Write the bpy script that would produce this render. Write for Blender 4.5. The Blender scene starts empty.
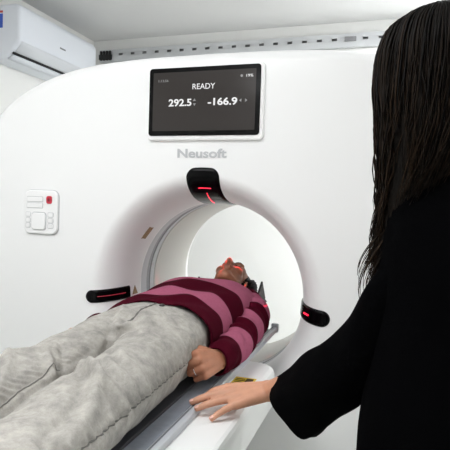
import bpy, bmesh, math, random
import numpy as np
from mathutils import Vector, Matrix, noise
from mathutils.bvhtree import BVHTree

random.seed(7)
rng = np.random.default_rng(7)
S = bpy.context.scene
COL = S.collection
PI = math.pi

# ------------------------------------------------------------------ helpers
def link(o, parent=None):
    COL.objects.link(o)
    if parent is not None:
        o.parent = parent
        o.matrix_parent_inverse = Matrix.Identity(4)
    return o

def thing(name, label, cat, loc=(0, 0, 0), group=None):
    o = bpy.data.objects.new(name, None)
    o.empty_display_size = 0.1
    o.location = loc
    o['label'] = label; o['category'] = cat
    if group: o['group'] = group
    return link(o)

def V(*a): return np.array(a, float)

class MB:
    """collects shapes (world coordinates) for one mesh object"""
    def __init__(s): s.v = []; s.f = []; s.m = []; s.n = 0
    def add(s, v, f, mi=0):
        v = np.asarray(v, float).reshape(-1, 3)
        s.v.append(v)
        for q in f: s.f.append([i + s.n for i in q]); s.m.append(mi)
        s.n += len(v); return s
    def verts(s): return np.concatenate(s.v)
    def box(s, lo, hi, mi=0):
        x0, y0, z0 = lo; x1, y1, z1 = hi
        v = [(x0,y0,z0),(x1,y0,z0),(x1,y1,z0),(x0,y1,z0),(x0,y0,z1),(x1,y0,z1),(x1,y1,z1),(x0,y1,z1)]
        return s.add(v, [(3,2,1,0),(4,5,6,7),(0,1,5,4),(1,2,6,5),(2,3,7,6),(3,0,4,7)], mi)
    def grid(s, P, closed_u=False, closed_v=False, mi=0, flip=False):
        """P: (nu,nv,3)"""
        nu, nv = P.shape[:2]; f = []
        for i in range(nu if closed_u else nu - 1):
            for j in range(nv if closed_v else nv - 1):
                a = i*nv+j; b = ((i+1) % nu)*nv+j; c = ((i+1) % nu)*nv+(j+1) % nv; d = i*nv+(j+1) % nv
                f.append((d,c,b,a) if flip else (a,b,c,d))
        return s.add(P.reshape(-1, 3), f, mi)
    def loft(s, rings, cap0=True, cap1=True, mi=0):
        P = np.asarray(rings, float); nu, nv = P.shape[:2]; base = s.n
        s.grid(P, closed_v=True, mi=mi)
        if cap0: s.f.append([base + j for j in range(nv)][::1]); s.m.append(mi)
        if cap1: s.f.append([base + (nu-1)*nv + j for j in range(nv)][::-1]); s.m.append(mi)
        return s
    def tube(s, pts, r, n=8, mi=0, caps=True):
        pts = [np.asarray(p, float) for p in pts]
        rr = r if hasattr(r, '__len__') else [r]*len(pts)
        rings = []; ref = None
        for i, p in enumerate(pts):
            t = pts[min(i+1, len(pts)-1)] - pts[max(i-1, 0)]; t /= np.linalg.norm(t) + 1e-12
            if ref is None: ref = V(0,0,1) if abs(t[2]) < .9 else V(1,0,0)
            a = np.cross(t, ref); a /= np.linalg.norm(a); b = np.cross(t, a); ref = -b if False else np.cross(a, t)
            ang = np.arange(n)*2*PI/n
            rings.append(p + rr[i]*(np.cos(ang)[:,None]*a + np.sin(ang)[:,None]*b))
        return s.loft(rings, caps, caps, mi)
    def ell(s, c, r, R=None, nu=12, nv=16, mi=0):
        c = np.asarray(c, float); r = np.asarray(r, float)*np.ones(3)
        th = np.linspace(0.02, PI-0.02, nu); ph = np.arange(nv)*2*PI/nv
        P = np.stack([np.outer(np.sin(th), np.cos(ph)), np.outer(np.sin(th), np.sin(ph)), np.outer(np.cos(th), np.ones(nv))], -1)*r
        if R is not None: P = P @ np.asarray(R, float)      # rows of R = axes
        return s.loft(P + c, True, True, mi)
    def cone(s, p0, r0, p1, r1, n=14, mi=0):
        p0 = np.asarray(p0, float); p1 = np.asarray(p1, float)
        s.ell(p0, r0, nu=9, nv=n, mi=mi); s.ell(p1, r1, nu=9, nv=n, mi=mi)
        return s.tube([p0, p1], [r0, r1], n, mi)
    def chain(s, pts, rs):
        for i in range(len(pts)-1): s.cone(pts[i], rs[i], pts[i+1], rs[i+1])
        return s
    def mesh(s, name):
        me = bpy.data.meshes.new(name)
        me.from_pydata(s.verts().tolist(), [], s.f)
        for p, m in zip(me.polygons, s.m): p.material_index = m
        me.update(); return me

def finish(me, mats, smooth=True, fix=True):
    if fix:
        bm = bmesh.new(); bm.from_mesh(me)
        bmesh.ops.recalc_face_normals(bm, faces=bm.faces)
        bm.to_mesh(me); bm.free()
    for m in (mats if isinstance(mats, (list, tuple)) else [mats]): me.materials.append(m)
    if smooth: me.polygons.foreach_set('use_smooth', [True]*len(me.polygons))
    return me

def obj(name, mb, mats, parent=None, smooth=False, bevel=0, seg=3, fix=True, angle=None):
    me = mb.mesh(name) if isinstance(mb, MB) else mb
    finish(me, mats, smooth, fix)
    o = bpy.data.objects.new(name, me)
    if parent is not None: me.transform(Matrix.Translation(-Vector(parent_loc(parent))))
    link(o, parent)
    if bevel:
        b = o.modifiers.new('bevel', 'BEVEL'); b.width = bevel; b.segments = seg; b.limit_method = 'ANGLE'; b.angle_limit = math.radians(35)
        b.harden_normals = False
        me.polygons.foreach_set('use_smooth', [True]*len(me.polygons))
        w = o.modifiers.new('wn', 'WEIGHTED_NORMAL'); w.keep_sharp = False
    return o

def parent_loc(p):
    l = np.zeros(3)
    while p is not None: l += np.array(p.location); p = p.parent
    return l

def remesh(mb, voxel, iters=4, factor=.5):
    me = mb.mesh('tmp'); bm = bmesh.new(); bm.from_mesh(me)
    bmesh.ops.recalc_face_normals(bm, faces=bm.faces); bm.to_mesh(me); bm.free()
    o = bpy.data.objects.new('tmp', me); COL.objects.link(o)
    m = o.modifiers.new('r', 'REMESH'); m.mode = 'VOXEL'; m.voxel_size = voxel
    if iters:
        sm = o.modifiers.new('s', 'SMOOTH'); sm.factor = factor; sm.iterations = iters
    bpy.context.view_layer.update()
    dg = bpy.context.evaluated_depsgraph_get()
    out = bpy.data.meshes.new_from_object(o.evaluated_get(dg))
    bpy.data.objects.remove(o); bpy.data.meshes.remove(me)
    return out

def get_co(me):
    a = np.empty(len(me.vertices)*3); me.vertices.foreach_get('co', a); return a.reshape(-1, 3)
def set_co(me, a): me.vertices.foreach_set('co', np.asarray(a, float).ravel()); me.update()
def get_no(me):
    a = np.empty(len(me.vertices)*3); me.vertices.foreach_get('normal', a); return a.reshape(-1, 3)
def nz(P, scale, off=0.0):
    sc = np.asarray(scale, float)*np.ones(3)
    return np.array([noise.noise(Vector(p)) for p in (P*sc + off)])
def attr(me, name, vals):
    a = me.attributes.new(name, 'FLOAT', 'POINT'); a.data.foreach_set('value', np.asarray(vals, float))

def smoothstep(a, b, x):
    t = np.clip((x-a)/(b-a), 0, 1); return t*t*(3-2*t)
def interp(keys, x):
    k = np.asarray(keys, float); return np.array([np.interp(x, k[:,0], k[:,i]) for i in range(1, k.shape[1])]).T
def interp_s(keys, x):
    """smooth (Catmull-Rom) interpolation of key rows (t, a, b, ...)"""
    k = np.asarray(keys, float); t = k[:,0]; out = []
    m = np.gradient(k[:,1:], t, axis=0)
    for xx in np.atleast_1d(x):
        i = int(np.clip(np.searchsorted(t, xx)-1, 0, len(t)-2)); h = t[i+1]-t[i]; u = (xx-t[i])/h
        out.append((2*u**3-3*u**2+1)*k[i,1:]+(u**3-2*u**2+u)*h*m[i]+(-2*u**3+3*u**2)*k[i+1,1:]+(u**3-u**2)*h*m[i+1])
    return np.array(out)

# ------------------------------------------------------------------ materials
def srgb(r, g, b): 
    f = lambda c: ((c/255+.055)/1.055)**2.4 if c > 10.3 else c/255/12.92
    return (f(r), f(g), f(b), 1)
def mat(name, col, rough=.5, metal=0, bump=0, bscale=200, var=0, vscale=20, emit=None, estr=0, spec=.5, coat=0, sheen=0, sss=0):
    m = bpy.data.materials.new(name); m.use_nodes = True; nt = m.node_tree; N = nt.nodes; L = nt.links
    b = N['Principled BSDF']; b.inputs['Base Color'].default_value = col; b.inputs['Roughness'].default_value = rough
    b.inputs['Metallic'].default_value = metal; b.inputs['Specular IOR Level'].default_value = spec
    b.inputs['Coat Weight'].default_value = coat
    if sheen: b.inputs['Sheen Weight'].default_value = sheen; b.inputs['Sheen Roughness'].default_value = .5
    if sss: b.inputs['Subsurface Weight'].default_value = sss; b.inputs['Subsurface Radius'].default_value = (.01,.004,.002); b.inputs['Subsurface Scale'].default_value = 1
    tc = N.new('ShaderNodeTexCoord')
    if var:
        n = N.new('ShaderNodeTexNoise'); n.inputs['Scale'].default_value = vscale; n.inputs['Detail'].default_value = 5
        L.new(tc.outputs['Object'], n.inputs['Vector'])
        mr = N.new('ShaderNodeMapRange'); mr.inputs[1].default_value = .3; mr.inputs[2].default_value = .7
        mr.inputs[3].default_value = 1-var; mr.inputs[4].default_value = 1+var*.4
        L.new(n.outputs['Fac'], mr.inputs[0])
        mx = N.new('ShaderNodeMix'); mx.data_type = 'RGBA'; mx.blend_type = 'MULTIPLY'; mx.inputs[0].default_value = 1
        mx.inputs[6].default_value = col; L.new(mr.outputs[0], mx.inputs[7]); L.new(mx.outputs[2], b.inputs['Base Color'])
    if bump:
        n2 = N.new('ShaderNodeTexNoise'); n2.inputs['Scale'].default_value = bscale; n2.inputs['Detail'].default_value = 4
        L.new(tc.outputs['Object'], n2.inputs['Vector'])
        bp = N.new('ShaderNodeBump'); bp.inputs['Strength'].default_value = bump; bp.inputs['Distance'].default_value = .002
        L.new(n2.outputs['Fac'], bp.inputs['Height']); L.new(bp.outputs[0], b.inputs['Normal'])
    if emit: b.inputs['Emission Color'].default_value = emit; b.inputs['Emission Strength'].default_value = estr
    return m

M = {}
M['wall'] = mat('white_painted_wall', srgb(236,236,234), .85, bump=.08, bscale=150)
M['ceiling'] = mat('ceiling_paint', srgb(212,212,212), .9, bump=.06, bscale=90)
M['floor'] = mat('vinyl_floor', srgb(150,153,144), .45, var=.08, vscale=6)
M['white'] = mat('white_gantry_plastic', srgb(240,240,240), .32, bump=.015, bscale=400)
M['white2'] = mat('white_table_plastic', srgb(236,237,236), .35)
M['bore'] = mat('bore_liner_plastic', srgb(212,210,204), .4)
M['grey_ring'] = mat('grey_ring_plastic', srgb(150,153,158), .4)
M['dark_ring'] = mat('dark_gap', srgb(88,90,95), .5)
M['lt_ring'] = mat('pale_ring_plastic', srgb(196,198,202), .35)
M['black_gloss'] = mat('black_gloss_plastic', srgb(5,5,6), .18, spec=.12)
M['black_matte'] = mat('black_matte_plastic', srgb(22,22,24), .55)
M['logo'] = mat('grey_lettering', srgb(188,189,192), .45)
M['bezel'] = mat('screen_bezel', srgb(6,6,7), .15, spec=.2)
M['screen'] = mat('screen_panel', srgb(8,8,8), .15, spec=.25, emit=srgb(64,60,58), estr=.9)
M['text'] = mat('screen_text', srgb(20,20,20), .4, emit=(1,1,1,1), estr=.95)
M['text_dim'] = mat('screen_text_dim', srgb(20,20,20), .4, emit=srgb(150,150,150), estr=.9)
M['laser'] = mat('laser_line_window', srgb(60,0,5), .3, emit=(1,.02,.06,1), estr=2.2)
M['laser_dim'] = mat('laser_line_dim', srgb(40,0,5), .3, emit=(1,.05,.1,1), estr=.35)
M['key'] = mat('key_plastic', srgb(232,232,232), .4)
M['key_rim'] = mat('rim_and_edge_shade_grey', srgb(190,191,193), .45)
M['red'] = mat('red_button', srgb(196,40,62), .35)
M['red_dark'] = mat('red_button_symbol', srgb(120,20,36), .4)
M['tan'] = mat('tan_label', srgb(160,132,96), .6, var=.25, vscale=120)
M['yellow'] = mat('yellow_sticker', srgb(222,190,30), .5)
M['ink'] = mat('sticker_ink', srgb(60,50,15), .6)
M['rail'] = mat('rail_plastic', srgb(190,193,198), .3)
M['rail_dark'] = mat('rail_groove', srgb(120,123,128), .4)
M['pad'] = mat('grey_blue_pad', srgb(140,145,155), .6, bump=.2, bscale=500, var=.1, vscale=60)
M['mat_black'] = mat('black_mat', srgb(46,48,54), .6, bump=.15, bscale=300)
M['ac'] = mat('air_conditioner_plastic', srgb(226,230,237), .35)
M['ac2'] = mat('air_conditioner_flap', srgb(214,217,222), .4)
M['slot'] = mat('dark_slot', srgb(30,31,34), .6)
M['blue'] = mat('blue_label', srgb(50,90,190), .5)
M['redlab'] = mat('red_label', srgb(200,60,60), .5)
M['tray'] = mat('galvanised_tray', srgb(206,208,210), .4, metal=.15)
M['tray_dark'] = mat('tray_shadow_gap', srgb(132,132,134), .7)
M['skin_w'] = mat('skin_light', srgb(202,148,120), .5, var=.10, vscale=30, bump=.12, bscale=260, sss=.08)
M['skin_p'] = mat('skin_warm', srgb(172,116,88), .5, var=.12, vscale=30, bump=.12, bscale=260, sss=.08)
M['nail'] = mat('fingernail', srgb(226,176,160), .25)
M['brow'] = mat('dark_eyebrow', srgb(30,20,16), .7)
M['lip'] = mat('lips', srgb(158,98,80), .45)
M['silver'] = mat('silver', srgb(215,215,218), .2, metal=1)
M['coat'] = mat('black_coat_wool', srgb(3,3,4), .95, bump=.3, bscale=300, spec=.03)
M['trouser'] = mat('black_trousers', srgb(16,16,18), .8)
M['shoe'] = mat('black_shoe', srgb(14,14,15), .4)
M['seam'] = mat('denim_seam', srgb(108,106,102), .85)
M['button'] = mat('dark_metal_button', srgb(70,68,66), .4, metal=.6)
M['lamp'] = mat('lamp_diffuser', srgb(250,250,250), .5, emit=(1,1,1,1), estr=3.0)
M['alu'] = mat('lamp_frame', srgb(235,235,235), .4)
M['sole'] = mat('white_sock', srgb(220,220,218), .9)

def denim():
    m = mat('pale_grey_denim', srgb(190,188,183), .9, spec=.1); nt = m.node_tree; N = nt.nodes; L = nt.links; b = N['Principled BSDF']
    tc = N.new('ShaderNodeTexCoord')
    n = N.new('ShaderNodeTexNoise'); n.inputs['Scale'].default_value = 26; n.inputs['Detail'].default_value = 9; n.inputs['Roughness'].default_value = .72
    L.new(tc.outputs['Object'], n.inputs['Vector'])
    r = N.new('ShaderNodeValToRGB'); e = r.color_ramp.elements
    e[0].position = .28; e[0].color = srgb(132,130,126); e[1].position = .66; e[1].color = srgb(182,178,171)
    L.new(n.outputs['Fac'], r.inputs['Fac'])
    f = N.new('ShaderNodeTexNoise'); f.inputs['Scale'].default_value = 420; f.inputs['Detail'].default_value = 2
    L.new(tc.outputs['Object'], f.inputs['Vector'])
    mr = N.new('ShaderNodeMapRange'); mr.inputs[3].default_value = .88; mr.inputs[4].default_value = 1.1; L.new(f.outputs['Fac'], mr.inputs[0])
    mx = N.new('ShaderNodeMix'); mx.data_type = 'RGBA'; mx.blend_type = 'MULTIPLY'; mx.inputs[0].default_value = 1
    L.new(r.outputs[0], mx.inputs[6]); L.new(mr.outputs[0], mx.inputs[7]); L.new(mx.outputs[2], b.inputs['Base Color'])
    bn = N.new('ShaderNodeTexNoise'); bn.inputs['Scale'].default_value = 45; bn.inputs['Detail'].default_value = 6; L.new(tc.outputs['Object'], bn.inputs['Vector'])
    bp = N.new('ShaderNodeBump'); bp.inputs['Strength'].default_value = .35; bp.inputs['Distance'].default_value = .004
    L.new(bn.outputs['Fac'], bp.inputs['Height']); L.new(bp.outputs[0], b.inputs['Normal'])
    return m
M['denim'] = denim()

def knit():
    """striped knit: stripe index runs along the garment in the 'stripe' attribute (odd = burgundy)"""
    m = mat('striped_knit', srgb(170,100,125), .95, spec=.04); nt = m.node_tree; N = nt.nodes; L = nt.links; b = N['Principled BSDF']
    a = N.new('ShaderNodeAttribute'); a.attribute_name = 'stripe'
    fr = N.new('ShaderNodeMath'); fr.operation = 'PINGPONG'; fr.inputs[1].default_value = 1; L.new(a.outputs['Fac'], fr.inputs[0])
    r = N.new('ShaderNodeValToRGB'); e = r.color_ramp.elements
    e[0].position = .49; e[0].color = srgb(160,88,112); e[1].position = .51; e[1].color = srgb(66,7,24)
    L.new(fr.outputs[0], r.inputs['Fac']); 
    tc = N.new('ShaderNodeTexCoord'); f = N.new('ShaderNodeTexNoise'); f.inputs['Scale'].default_value = 90; f.inputs['Detail'].default_value = 5
    L.new(tc.outputs['Object'], f.inputs['Vector'])
    mr = N.new('ShaderNodeMapRange'); mr.inputs[3].default_value = .8; mr.inputs[4].default_value = 1.15; L.new(f.outputs['Fac'], mr.inputs[0])
    mx = N.new('ShaderNodeMix'); mx.data_type = 'RGBA'; mx.blend_type = 'MULTIPLY'; mx.inputs[0].default_value = 1
    L.new(r.outputs[0], mx.inputs[6]); L.new(mr.outputs[0], mx.inputs[7]); L.new(mx.outputs[2], b.inputs['Base Color'])
    bn = N.new('ShaderNodeTexNoise'); bn.inputs['Scale'].default_value = 260; bn.inputs['Detail'].default_value = 3; L.new(tc.outputs['Object'], bn.inputs['Vector'])
    bp = N.new('ShaderNodeBump'); bp.inputs['Strength'].default_value = .4; bp.inputs['Distance'].default_value = .003
    L.new(bn.outputs['Fac'], bp.inputs['Height']); L.new(bp.outputs[0], b.inputs['Normal'])
    return m
M['knit'] = knit()

def hair_mat(name, dark, light):
    m = mat(name, dark, .55, spec=.10); nt = m.node_tree; N = nt.nodes; L = nt.links; b = N['Principled BSDF']
    a = N.new('ShaderNodeAttribute'); a.attribute_name = 'tone'
    r = N.new('ShaderNodeValToRGB'); e = r.color_ramp.elements
    e[0].position = 0; e[0].color = dark; e[1].position = 1; e[1].color = light
    L.new(a.outputs['Fac'], r.inputs['Fac']); L.new(r.outputs[0], b.inputs['Base Color'])
    return m
M['hair_w'] = hair_mat('dark_brown_hair', srgb(5,4,3), srgb(56,42,30))
M['hair_p'] = hair_mat('black_hair', srgb(13,11,11), srgb(30,25,23))

# ------------------------------------------------------------------ camera
CZ = 1.36
yaw, pitch, roll = math.radians(17.795), math.radians(2.263), math.radians(1.85)
f_ = V(-math.sin(yaw)*math.cos(pitch), math.cos(yaw)*math.cos(pitch), -math.sin(pitch))
r_ = V(math.cos(yaw), math.sin(yaw), 0); u_ = np.cross(r_, f_)
cx = math.cos(roll)*r_ + math.sin(roll)*u_; cy = math.cos(roll)*u_ - math.sin(roll)*r_
cam = bpy.data.cameras.new('camera'); cam.sensor_width = 36; cam.lens = 515/450*36; cam.clip_start = .02
co = bpy.data.objects.new('camera', cam); link(co)
co.matrix_world = Matrix(((cx[0],cy[0],-f_[0],0),(cx[1],cy[1],-f_[1],0),(cx[2],cy[2],-f_[2],CZ),(0,0,0,1)))
S.camera = co

# ------------------------------------------------------------------ room
XL, XR, YF, YB, ZC = -2.26, 2.0, -2.2, 3.55, 2.598
def struct(name, lo, hi, m):
    o = obj(name, MB().box(lo, hi), m); o['kind'] = 'structure'; return o
struct('floor', (XL-.1, YF-.1, -.1), (XR+.1, YB+.1, 0), M['floor'])
struct('ceiling', (XL-.1, YF-.1, ZC), (XR+.1, YB+.1, ZC+.1), M['ceiling'])
struct('wall_left', (XL-.1, YF-.1, 0), (XL, YB+.1, ZC), M['wall'])
struct('wall_right', (XR, YF-.1, 0), (XR+.1, YB+.1, ZC), M['wall'])
struct('wall_back', (XL, YB, 0), (XR, YB+.1, ZC), M['wall'])
struct('wall_front', (XL, YF-.1, 0), (XR, YF, ZC), M['wall'])

# slotted metal channel along the back wall
t = thing('cable_channel', 'slotted metal cable channel running along the back wall below the ceiling', 'cable channel', (-.2, YB, 2.46))
x0, x1, z0, z1 = -2.19, 1.6, 2.425, 2.516
b = MB().box((x0, YB-.03, z1-.028), (x1, YB-.026, z1)); b.box((x0, YB-.03, z0), (x1, YB-.026, z0+.045))
b.box((x0, YB-.028, z1-.004), (x1, YB, z1)); b.box((x0, YB-.028, z0), (x1, YB, z0+.004))
x = x0
while x < x1:
    b.box((x, YB-.03, z0+.043), (x+.066, YB-.026, z1-.026)); x += .100
obj('slotted_plate', b, M['tray'], t)
obj('channel_back', MB().box((x0, YB-.006, z0), (x1, YB, z1)), M['tray_dark'], t)
b = MB()
for k in range(4): b.box((-2.180+k*.026, YB-.045, 2.436), (-2.164+k*.026, YB-.03, 2.506))
b.box((-2.185, YB-.05, 2.440), (-2.08, YB-.0305, 2.478)); obj('end_connector', b, M['black_matte'], t, bevel=.002)
b = MB().box((-.34, YB-.042, 2.463), (-.265, YB-.03, 2.492)); obj('joint_clip', b, M['tray_dark'], t, bevel=.002)

# ------------------------------------------------------------------ air conditioner
AK = 2.05/1.85
ac = thing('air_conditioner', 'white split air conditioner mounted high on the left wall', 'air conditioner', (XL, 2.86, 2.16))
ya, yb = 2.455, 3.262
prof = [(-2.26,2.47),(-2.090,2.472),(-2.067,2.464),(-2.053,2.446),(-2.05,2.42),(-2.05,2.268),(-2.058,2.245),(-2.105,2.195),(-2.132,2.174),(-2.170,2.160),(-2.26,2.155)]
cx0, cz0 = -2.16, 2.31
rings = []
for y, ins in [(ya, .024), (ya+.004, .011), (ya+.013, .003), (ya+.028, 0), (yb-.028, 0), (yb-.013, .003), (yb-.004, .011), (yb, .024)]:
    ring = []
    for px, pz in prof:
        s_x = max(XL, px - ins*(1 if px > -2.2 else 0)); s_z = pz + (cz0-pz)/.155*ins*.9
        ring.append((s_x, y, s_z))
    rings.append(ring)
obj('body', MB().loft(rings), M['ac'], ac, smooth=False, bevel=.006, seg=2)
def acp(s, y, off=0):
    """point on the slanted lower front, s 0 (top) to 1 (bottom)"""
    p = interp([(0,-2.052,2.262),(.55,-2.105,2.195),(.75,-2.132,2.174),(1,-2.170,2.160)], [s])[0]
    n = V(.73,-.68); return V(p[0]+n[0]*off, y, p[1]+n[1]*off)
def acstrip(name, ss, y0, y1, off, m, th):
    P = np.array([[acp(s, y, off) for y in np.linspace(y0, y1, 6)] for s in ss])
    o = obj(name, MB().grid(P), m, ac, smooth=True); q = o.modifiers.new('sol', 'SOLIDIFY'); q.thickness = th; q.offset = 0
acstrip('air_flap', (0.02,.2,.4,.5), ya+.025, yb-.035, .004, M['ac2'], .004)
acstrip('outlet_slot', (.51,.60), ya-.0+.012, yb-.04, .0035, M['slot'], .003)
acstrip('lower_louver', (.62,.75,.9), ya+.025, yb-.035, .004, M['ac'], .004)
obj('brand_mark', MB().box((-2.0502, 2.83, 2.318), (-2.049, 2.89, 2.328)), M['rail_dark'], ac)
lb = obj('energy_label', MB().box((-2.222, ya-.0008, 2.335), (-2.167, ya+.02, 2.415)), M['blue'], ac); lb['label'] = 'blue energy label'
obj('label_header', MB().box((-2.222, ya-.0012, 2.420), (-2.167, ya+.02, 2.432)), M['redlab'], lb)

# ------------------------------------------------------------------ CT gantry
GX, GZ, RB, RF, GY = -.675, 1.006, .364, .468, 1.81
TH = .225     # depth of the rounded lip
half = [(0,1.927),(.25,1.925),(.45,1.915),(.56,1.901),(.66,1.880),(.77,1.842),(.86,1.800),(.94,1.742),(1.01,1.655),(1.06,1.53),(1.09,1.35),(1.10,1.1),(1.10,.8),(1.09,.5),(1.07,.22),(1.05,.06),(1.0,.012),(.8,.0),(0,.0)]
poly = [(GX+a, c) for a, c in half] + [(GX-a, c) for a, c in half[-2:0:-1]]
poly = np.array(poly)
NT = 240
ths = np.arange(NT)*2*PI/NT
def outR(th):
    d = V(math.cos(th), math.sin(th)); best = 0; c = V(GX, GZ); n = len(poly)
    for i in range(n):
        a = poly[i]-c; e = poly[(i+1) % n]-poly[i]
        den = d[0]*(-e[1]) - d[1]*(-e[0])
        if abs(den) < 1e-12: continue
        tt = (a[0]*(-e[1]) - a[1]*(-e[0]))/den; ss = (d[0]*a[1]-d[1]*a[0])/den
        if tt > 0 and -1e-6 <= ss <= 1+1e-6: best = max(best, tt)
    return best
RO = np.array([outR(t) for t in ths])
for _ in range(6): RO = (np.roll(RO,1)+2*RO+np.roll(RO,-1))/4
LP = 2/2.05                        # the lip section is a superellipse
def lipr(a): return RF-a*.1 if a < 0 else RF-(RF-RB)*max(0, math.sin(a))**LP
def lipy(a): return GY if a < 0 else GY+TH*(1-max(0, math.cos(a))**LP)
def lip_a(r): return (RF-r)/.1 if r > RF else math.asin(((RF-r)/(RF-RB))**(1/LP))
def lip_pt(a, th):                 # a: 0 at the flat front .. pi/2 at the bore throat
    r = lipr(a); return V(GX+r*math.cos(th), lipy(a), GZ+r*math.sin(th))
def lip_n(a, th):
    a = min(max(a, .03), PI/2-.03); h = .01
    tr, ty_ = lipr(a+h)-lipr(a-h), lipy(a+h)-lipy(a-h); l = math.hypot(tr, ty_); nr, ny = -ty_/l, tr/l
    return V(nr*math.cos(th), ny, nr*math.sin(th))
def ringat(R, Y): return np.stack([GX+R*np.cos(ths), Y*np.ones(NT), GZ+R*np.sin(ths)], -1)
gan = thing('ct_scanner', 'large white ct scanner gantry with round bore and display screen', 'ct scanner', (GX, 2.2, 0))
ER = .055
rings = [ringat(RB*np.ones(NT)+.012, GY+TH+.012), ringat(RB*np.ones(NT), GY+TH+.012)]
for a in np.linspace(PI/2, 0, 34): rings.append(ringat(lipr(a)*np.ones(NT), lipy(a)))
for s in np.linspace(0, 1, 8)[1:]: rings.append(ringat(RF+(RO-ER-RF)*s, GY))
for a in np.linspace(0, PI/2, 8)[1:]: rings.append(ringat(RO-ER+ER*math.sin(a), GY+ER*(1-math.cos(a))))
rings.append(ringat(RO, GY+.14)); rings.append(ringat(RO-.012, GY+.14))
obj('front_cover', MB().grid(np.array(rings), closed_v=True), M['white'], gan, smooth=True)
rings = [ringat(RO-.012, GY+.146), ringat(RO, GY+.146)]
for y in np.linspace(GY+.3, 2.68, 4): rings.append(ringat(RO, y))
for a in np.linspace(0, PI/2, 8)[1:]: rings.append(ringat(RO-ER+ER*math.cos(a), 2.68+ER*math.sin(a)))
for s in np.linspace(1, 0, 8)[1:]: rings.append(ringat(.50+(RO-ER-.50)*s, 2.735))
for a in np.linspace(0, PI/2, 12)[1:]: rings.append(ringat((.50-(.50-.370)*math.sin(a))*np.ones(NT), 2.565+.17*math.cos(a)))
obj('rear_housing', MB().grid(np.array(rings), closed_v=True), M['white'], gan, smooth=True)
def ringpart(name, y0, y1, r, m, th=.01):
    rr = [ringat((r+th)*np.ones(NT), y0), ringat(r*np.ones(NT), y0), ringat(r*np.ones(NT), y1), ringat((r+th)*np.ones(NT), y1)]
    return obj(name, MB().grid(np.array(rr), closed_v=True), m, gan, smooth=False)
Y0 = GY+TH
ringpart('bore_ring', Y0+.012, Y0+.068, RB+.001, M['lt_ring'])
ringpart('scan_window', Y0+.068, Y0+.098, RB+.003, M['grey_ring'])
ringpart('window_gap', Y0+.098, Y0+.106, RB+.005, M['dark_ring'])
ringpart('inner_ring', Y0+.106, Y0+.145, RB+.002, M['lt_ring'])
ringpart('window_joint', Y0+.145, Y0+.149, RB+.004, M['grey_ring'])
ringpart('bore_liner', Y0+.149, 2.57, RB+.001, M['bore'], .006)
obj('base_plinth', MB().box((GX-.95, 1.95, 0.0), (GX+.95, 2.66, .08)), M['white2'], gan, bevel=.01)

# black laser housings on the lip
def housing(th, a0, a1, hw, label, lines):
    """patch on the lip, hw half width; rounded outer end"""
    NA, NW = 40, 25
    fine = np.linspace(a0, a1, 400); pp = np.array([lip_pt(q, th) for q in fine])
    arc = np.concatenate([[0], np.cumsum(np.linalg.norm(np.diff(pp, axis=0), axis=1))])
    def corner(a):   # half width along the length, rounded at the outer end
        d = np.interp(a, fine, arc); rr = min(hw, .034)
        if d < rr: return hw-rr+math.sqrt(max(0, rr*rr-(rr-d)**2))
        return hw
    top, bot = [], []
    A = np.interp(arc[-1]*np.linspace(0, 1, NA)**1.5, arc, fine)
    for a in A:
        r = lipr(a); w = max(.0015, corner(a))
        row, low = [], []
        for k in np.linspace(-1, 1, NW):
            p = lip_pt(a, th + k*w/r); n = lip_n(a, th + k*w/r)
            edge = .006*(1-abs(k)**8)*min(1, np.interp(a, fine, arc)/.012+.15)
            row.append(p+n*(.001+edge)); low.append(p-n*.01)
        top.append(row); bot.append(low)
    b = MB().grid(np.array(top)); T = np.array(top); B = np.array(bot)
    loop = [(0,j) for j in range(NW)]+[(i,NW-1) for i in range(1,NA)]+[(NA-1,j) for j in range(NW-2,-1,-1)]+[(i,0) for i in range(NA-2,0,-1)]
    b.grid(np.array([[T[i,j] for i,j in loop],[B[i,j] for i,j in loop]]), closed_v=True)
    h = obj('laser_housing', b, M['black_gloss'], gan, smooth=True)
    h['label'] = label
    for (la0, la1, k0, k1, wid, mm) in lines:
        n = 12; P = []
        for q in np.linspace(0, 1, n):
            a = la0+(la1-la0)*q; k = k0+(k1-k0)*q; r = lipr(a)
            p = lip_pt(a, th+k/r)+lip_n(a, th+k/r)*.0085; P.append(p)
        obj('laser_line', MB().tube(P, wid, 6), mm, h)
    return h
housing(PI/2, lip_a(.490), PI/2, .066, 'black laser window above the bore', [(.47,.47,-.028,.022,.0020,M['laser']), (.66,1.30,-.004,.006,.0015,M['laser'])])
zl = math.asin(-.034/.45)
housing(PI-zl, lip_a(.4905), 1.20, .026, 'black laser window left of the bore', [(.25,1.05,.0,.0,.0016,M['laser_dim'])])
housing(zl, lip_a(.4905), 1.45, .029, 'black laser window right of the bore', [(.50,.72,.0,.0,.0032,M['laser'])])

def lip_patch(name, th, a, w, h, rot, m, off=.0012):
    """small flat label on the lip; w along the bore depth, h around it"""
    p = lip_pt(a, th); n = lip_n(a, th)
    tang = V(-math.sin(th), 0, math.cos(th)); ax = np.cross(n, tang)
    c, s = math.cos(rot), math.sin(rot); e1 = ax*c+tang*s; e2 = tang*c-ax*s
    q = [p+n*off+e1*i*w/2+e2*j*h/2 for i, j in ((-1,-1),(1,-1),(1,1),(-1,1))]
    q2 = [x_-n*.004 for x_ in q]
    b = MB().add(q+q2, [(0,1,2,3),(7,6,5,4),(0,4,5,1),(1,5,6,2),(2,6,7,3),(3,7,4,0)])
    return obj(name, b, m, gan)
o = lip_patch('notice_label', math.radians(142.5), 1.22, .030, .075, 0, M['tan']); o['label'] = 'tan notice label'
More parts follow.
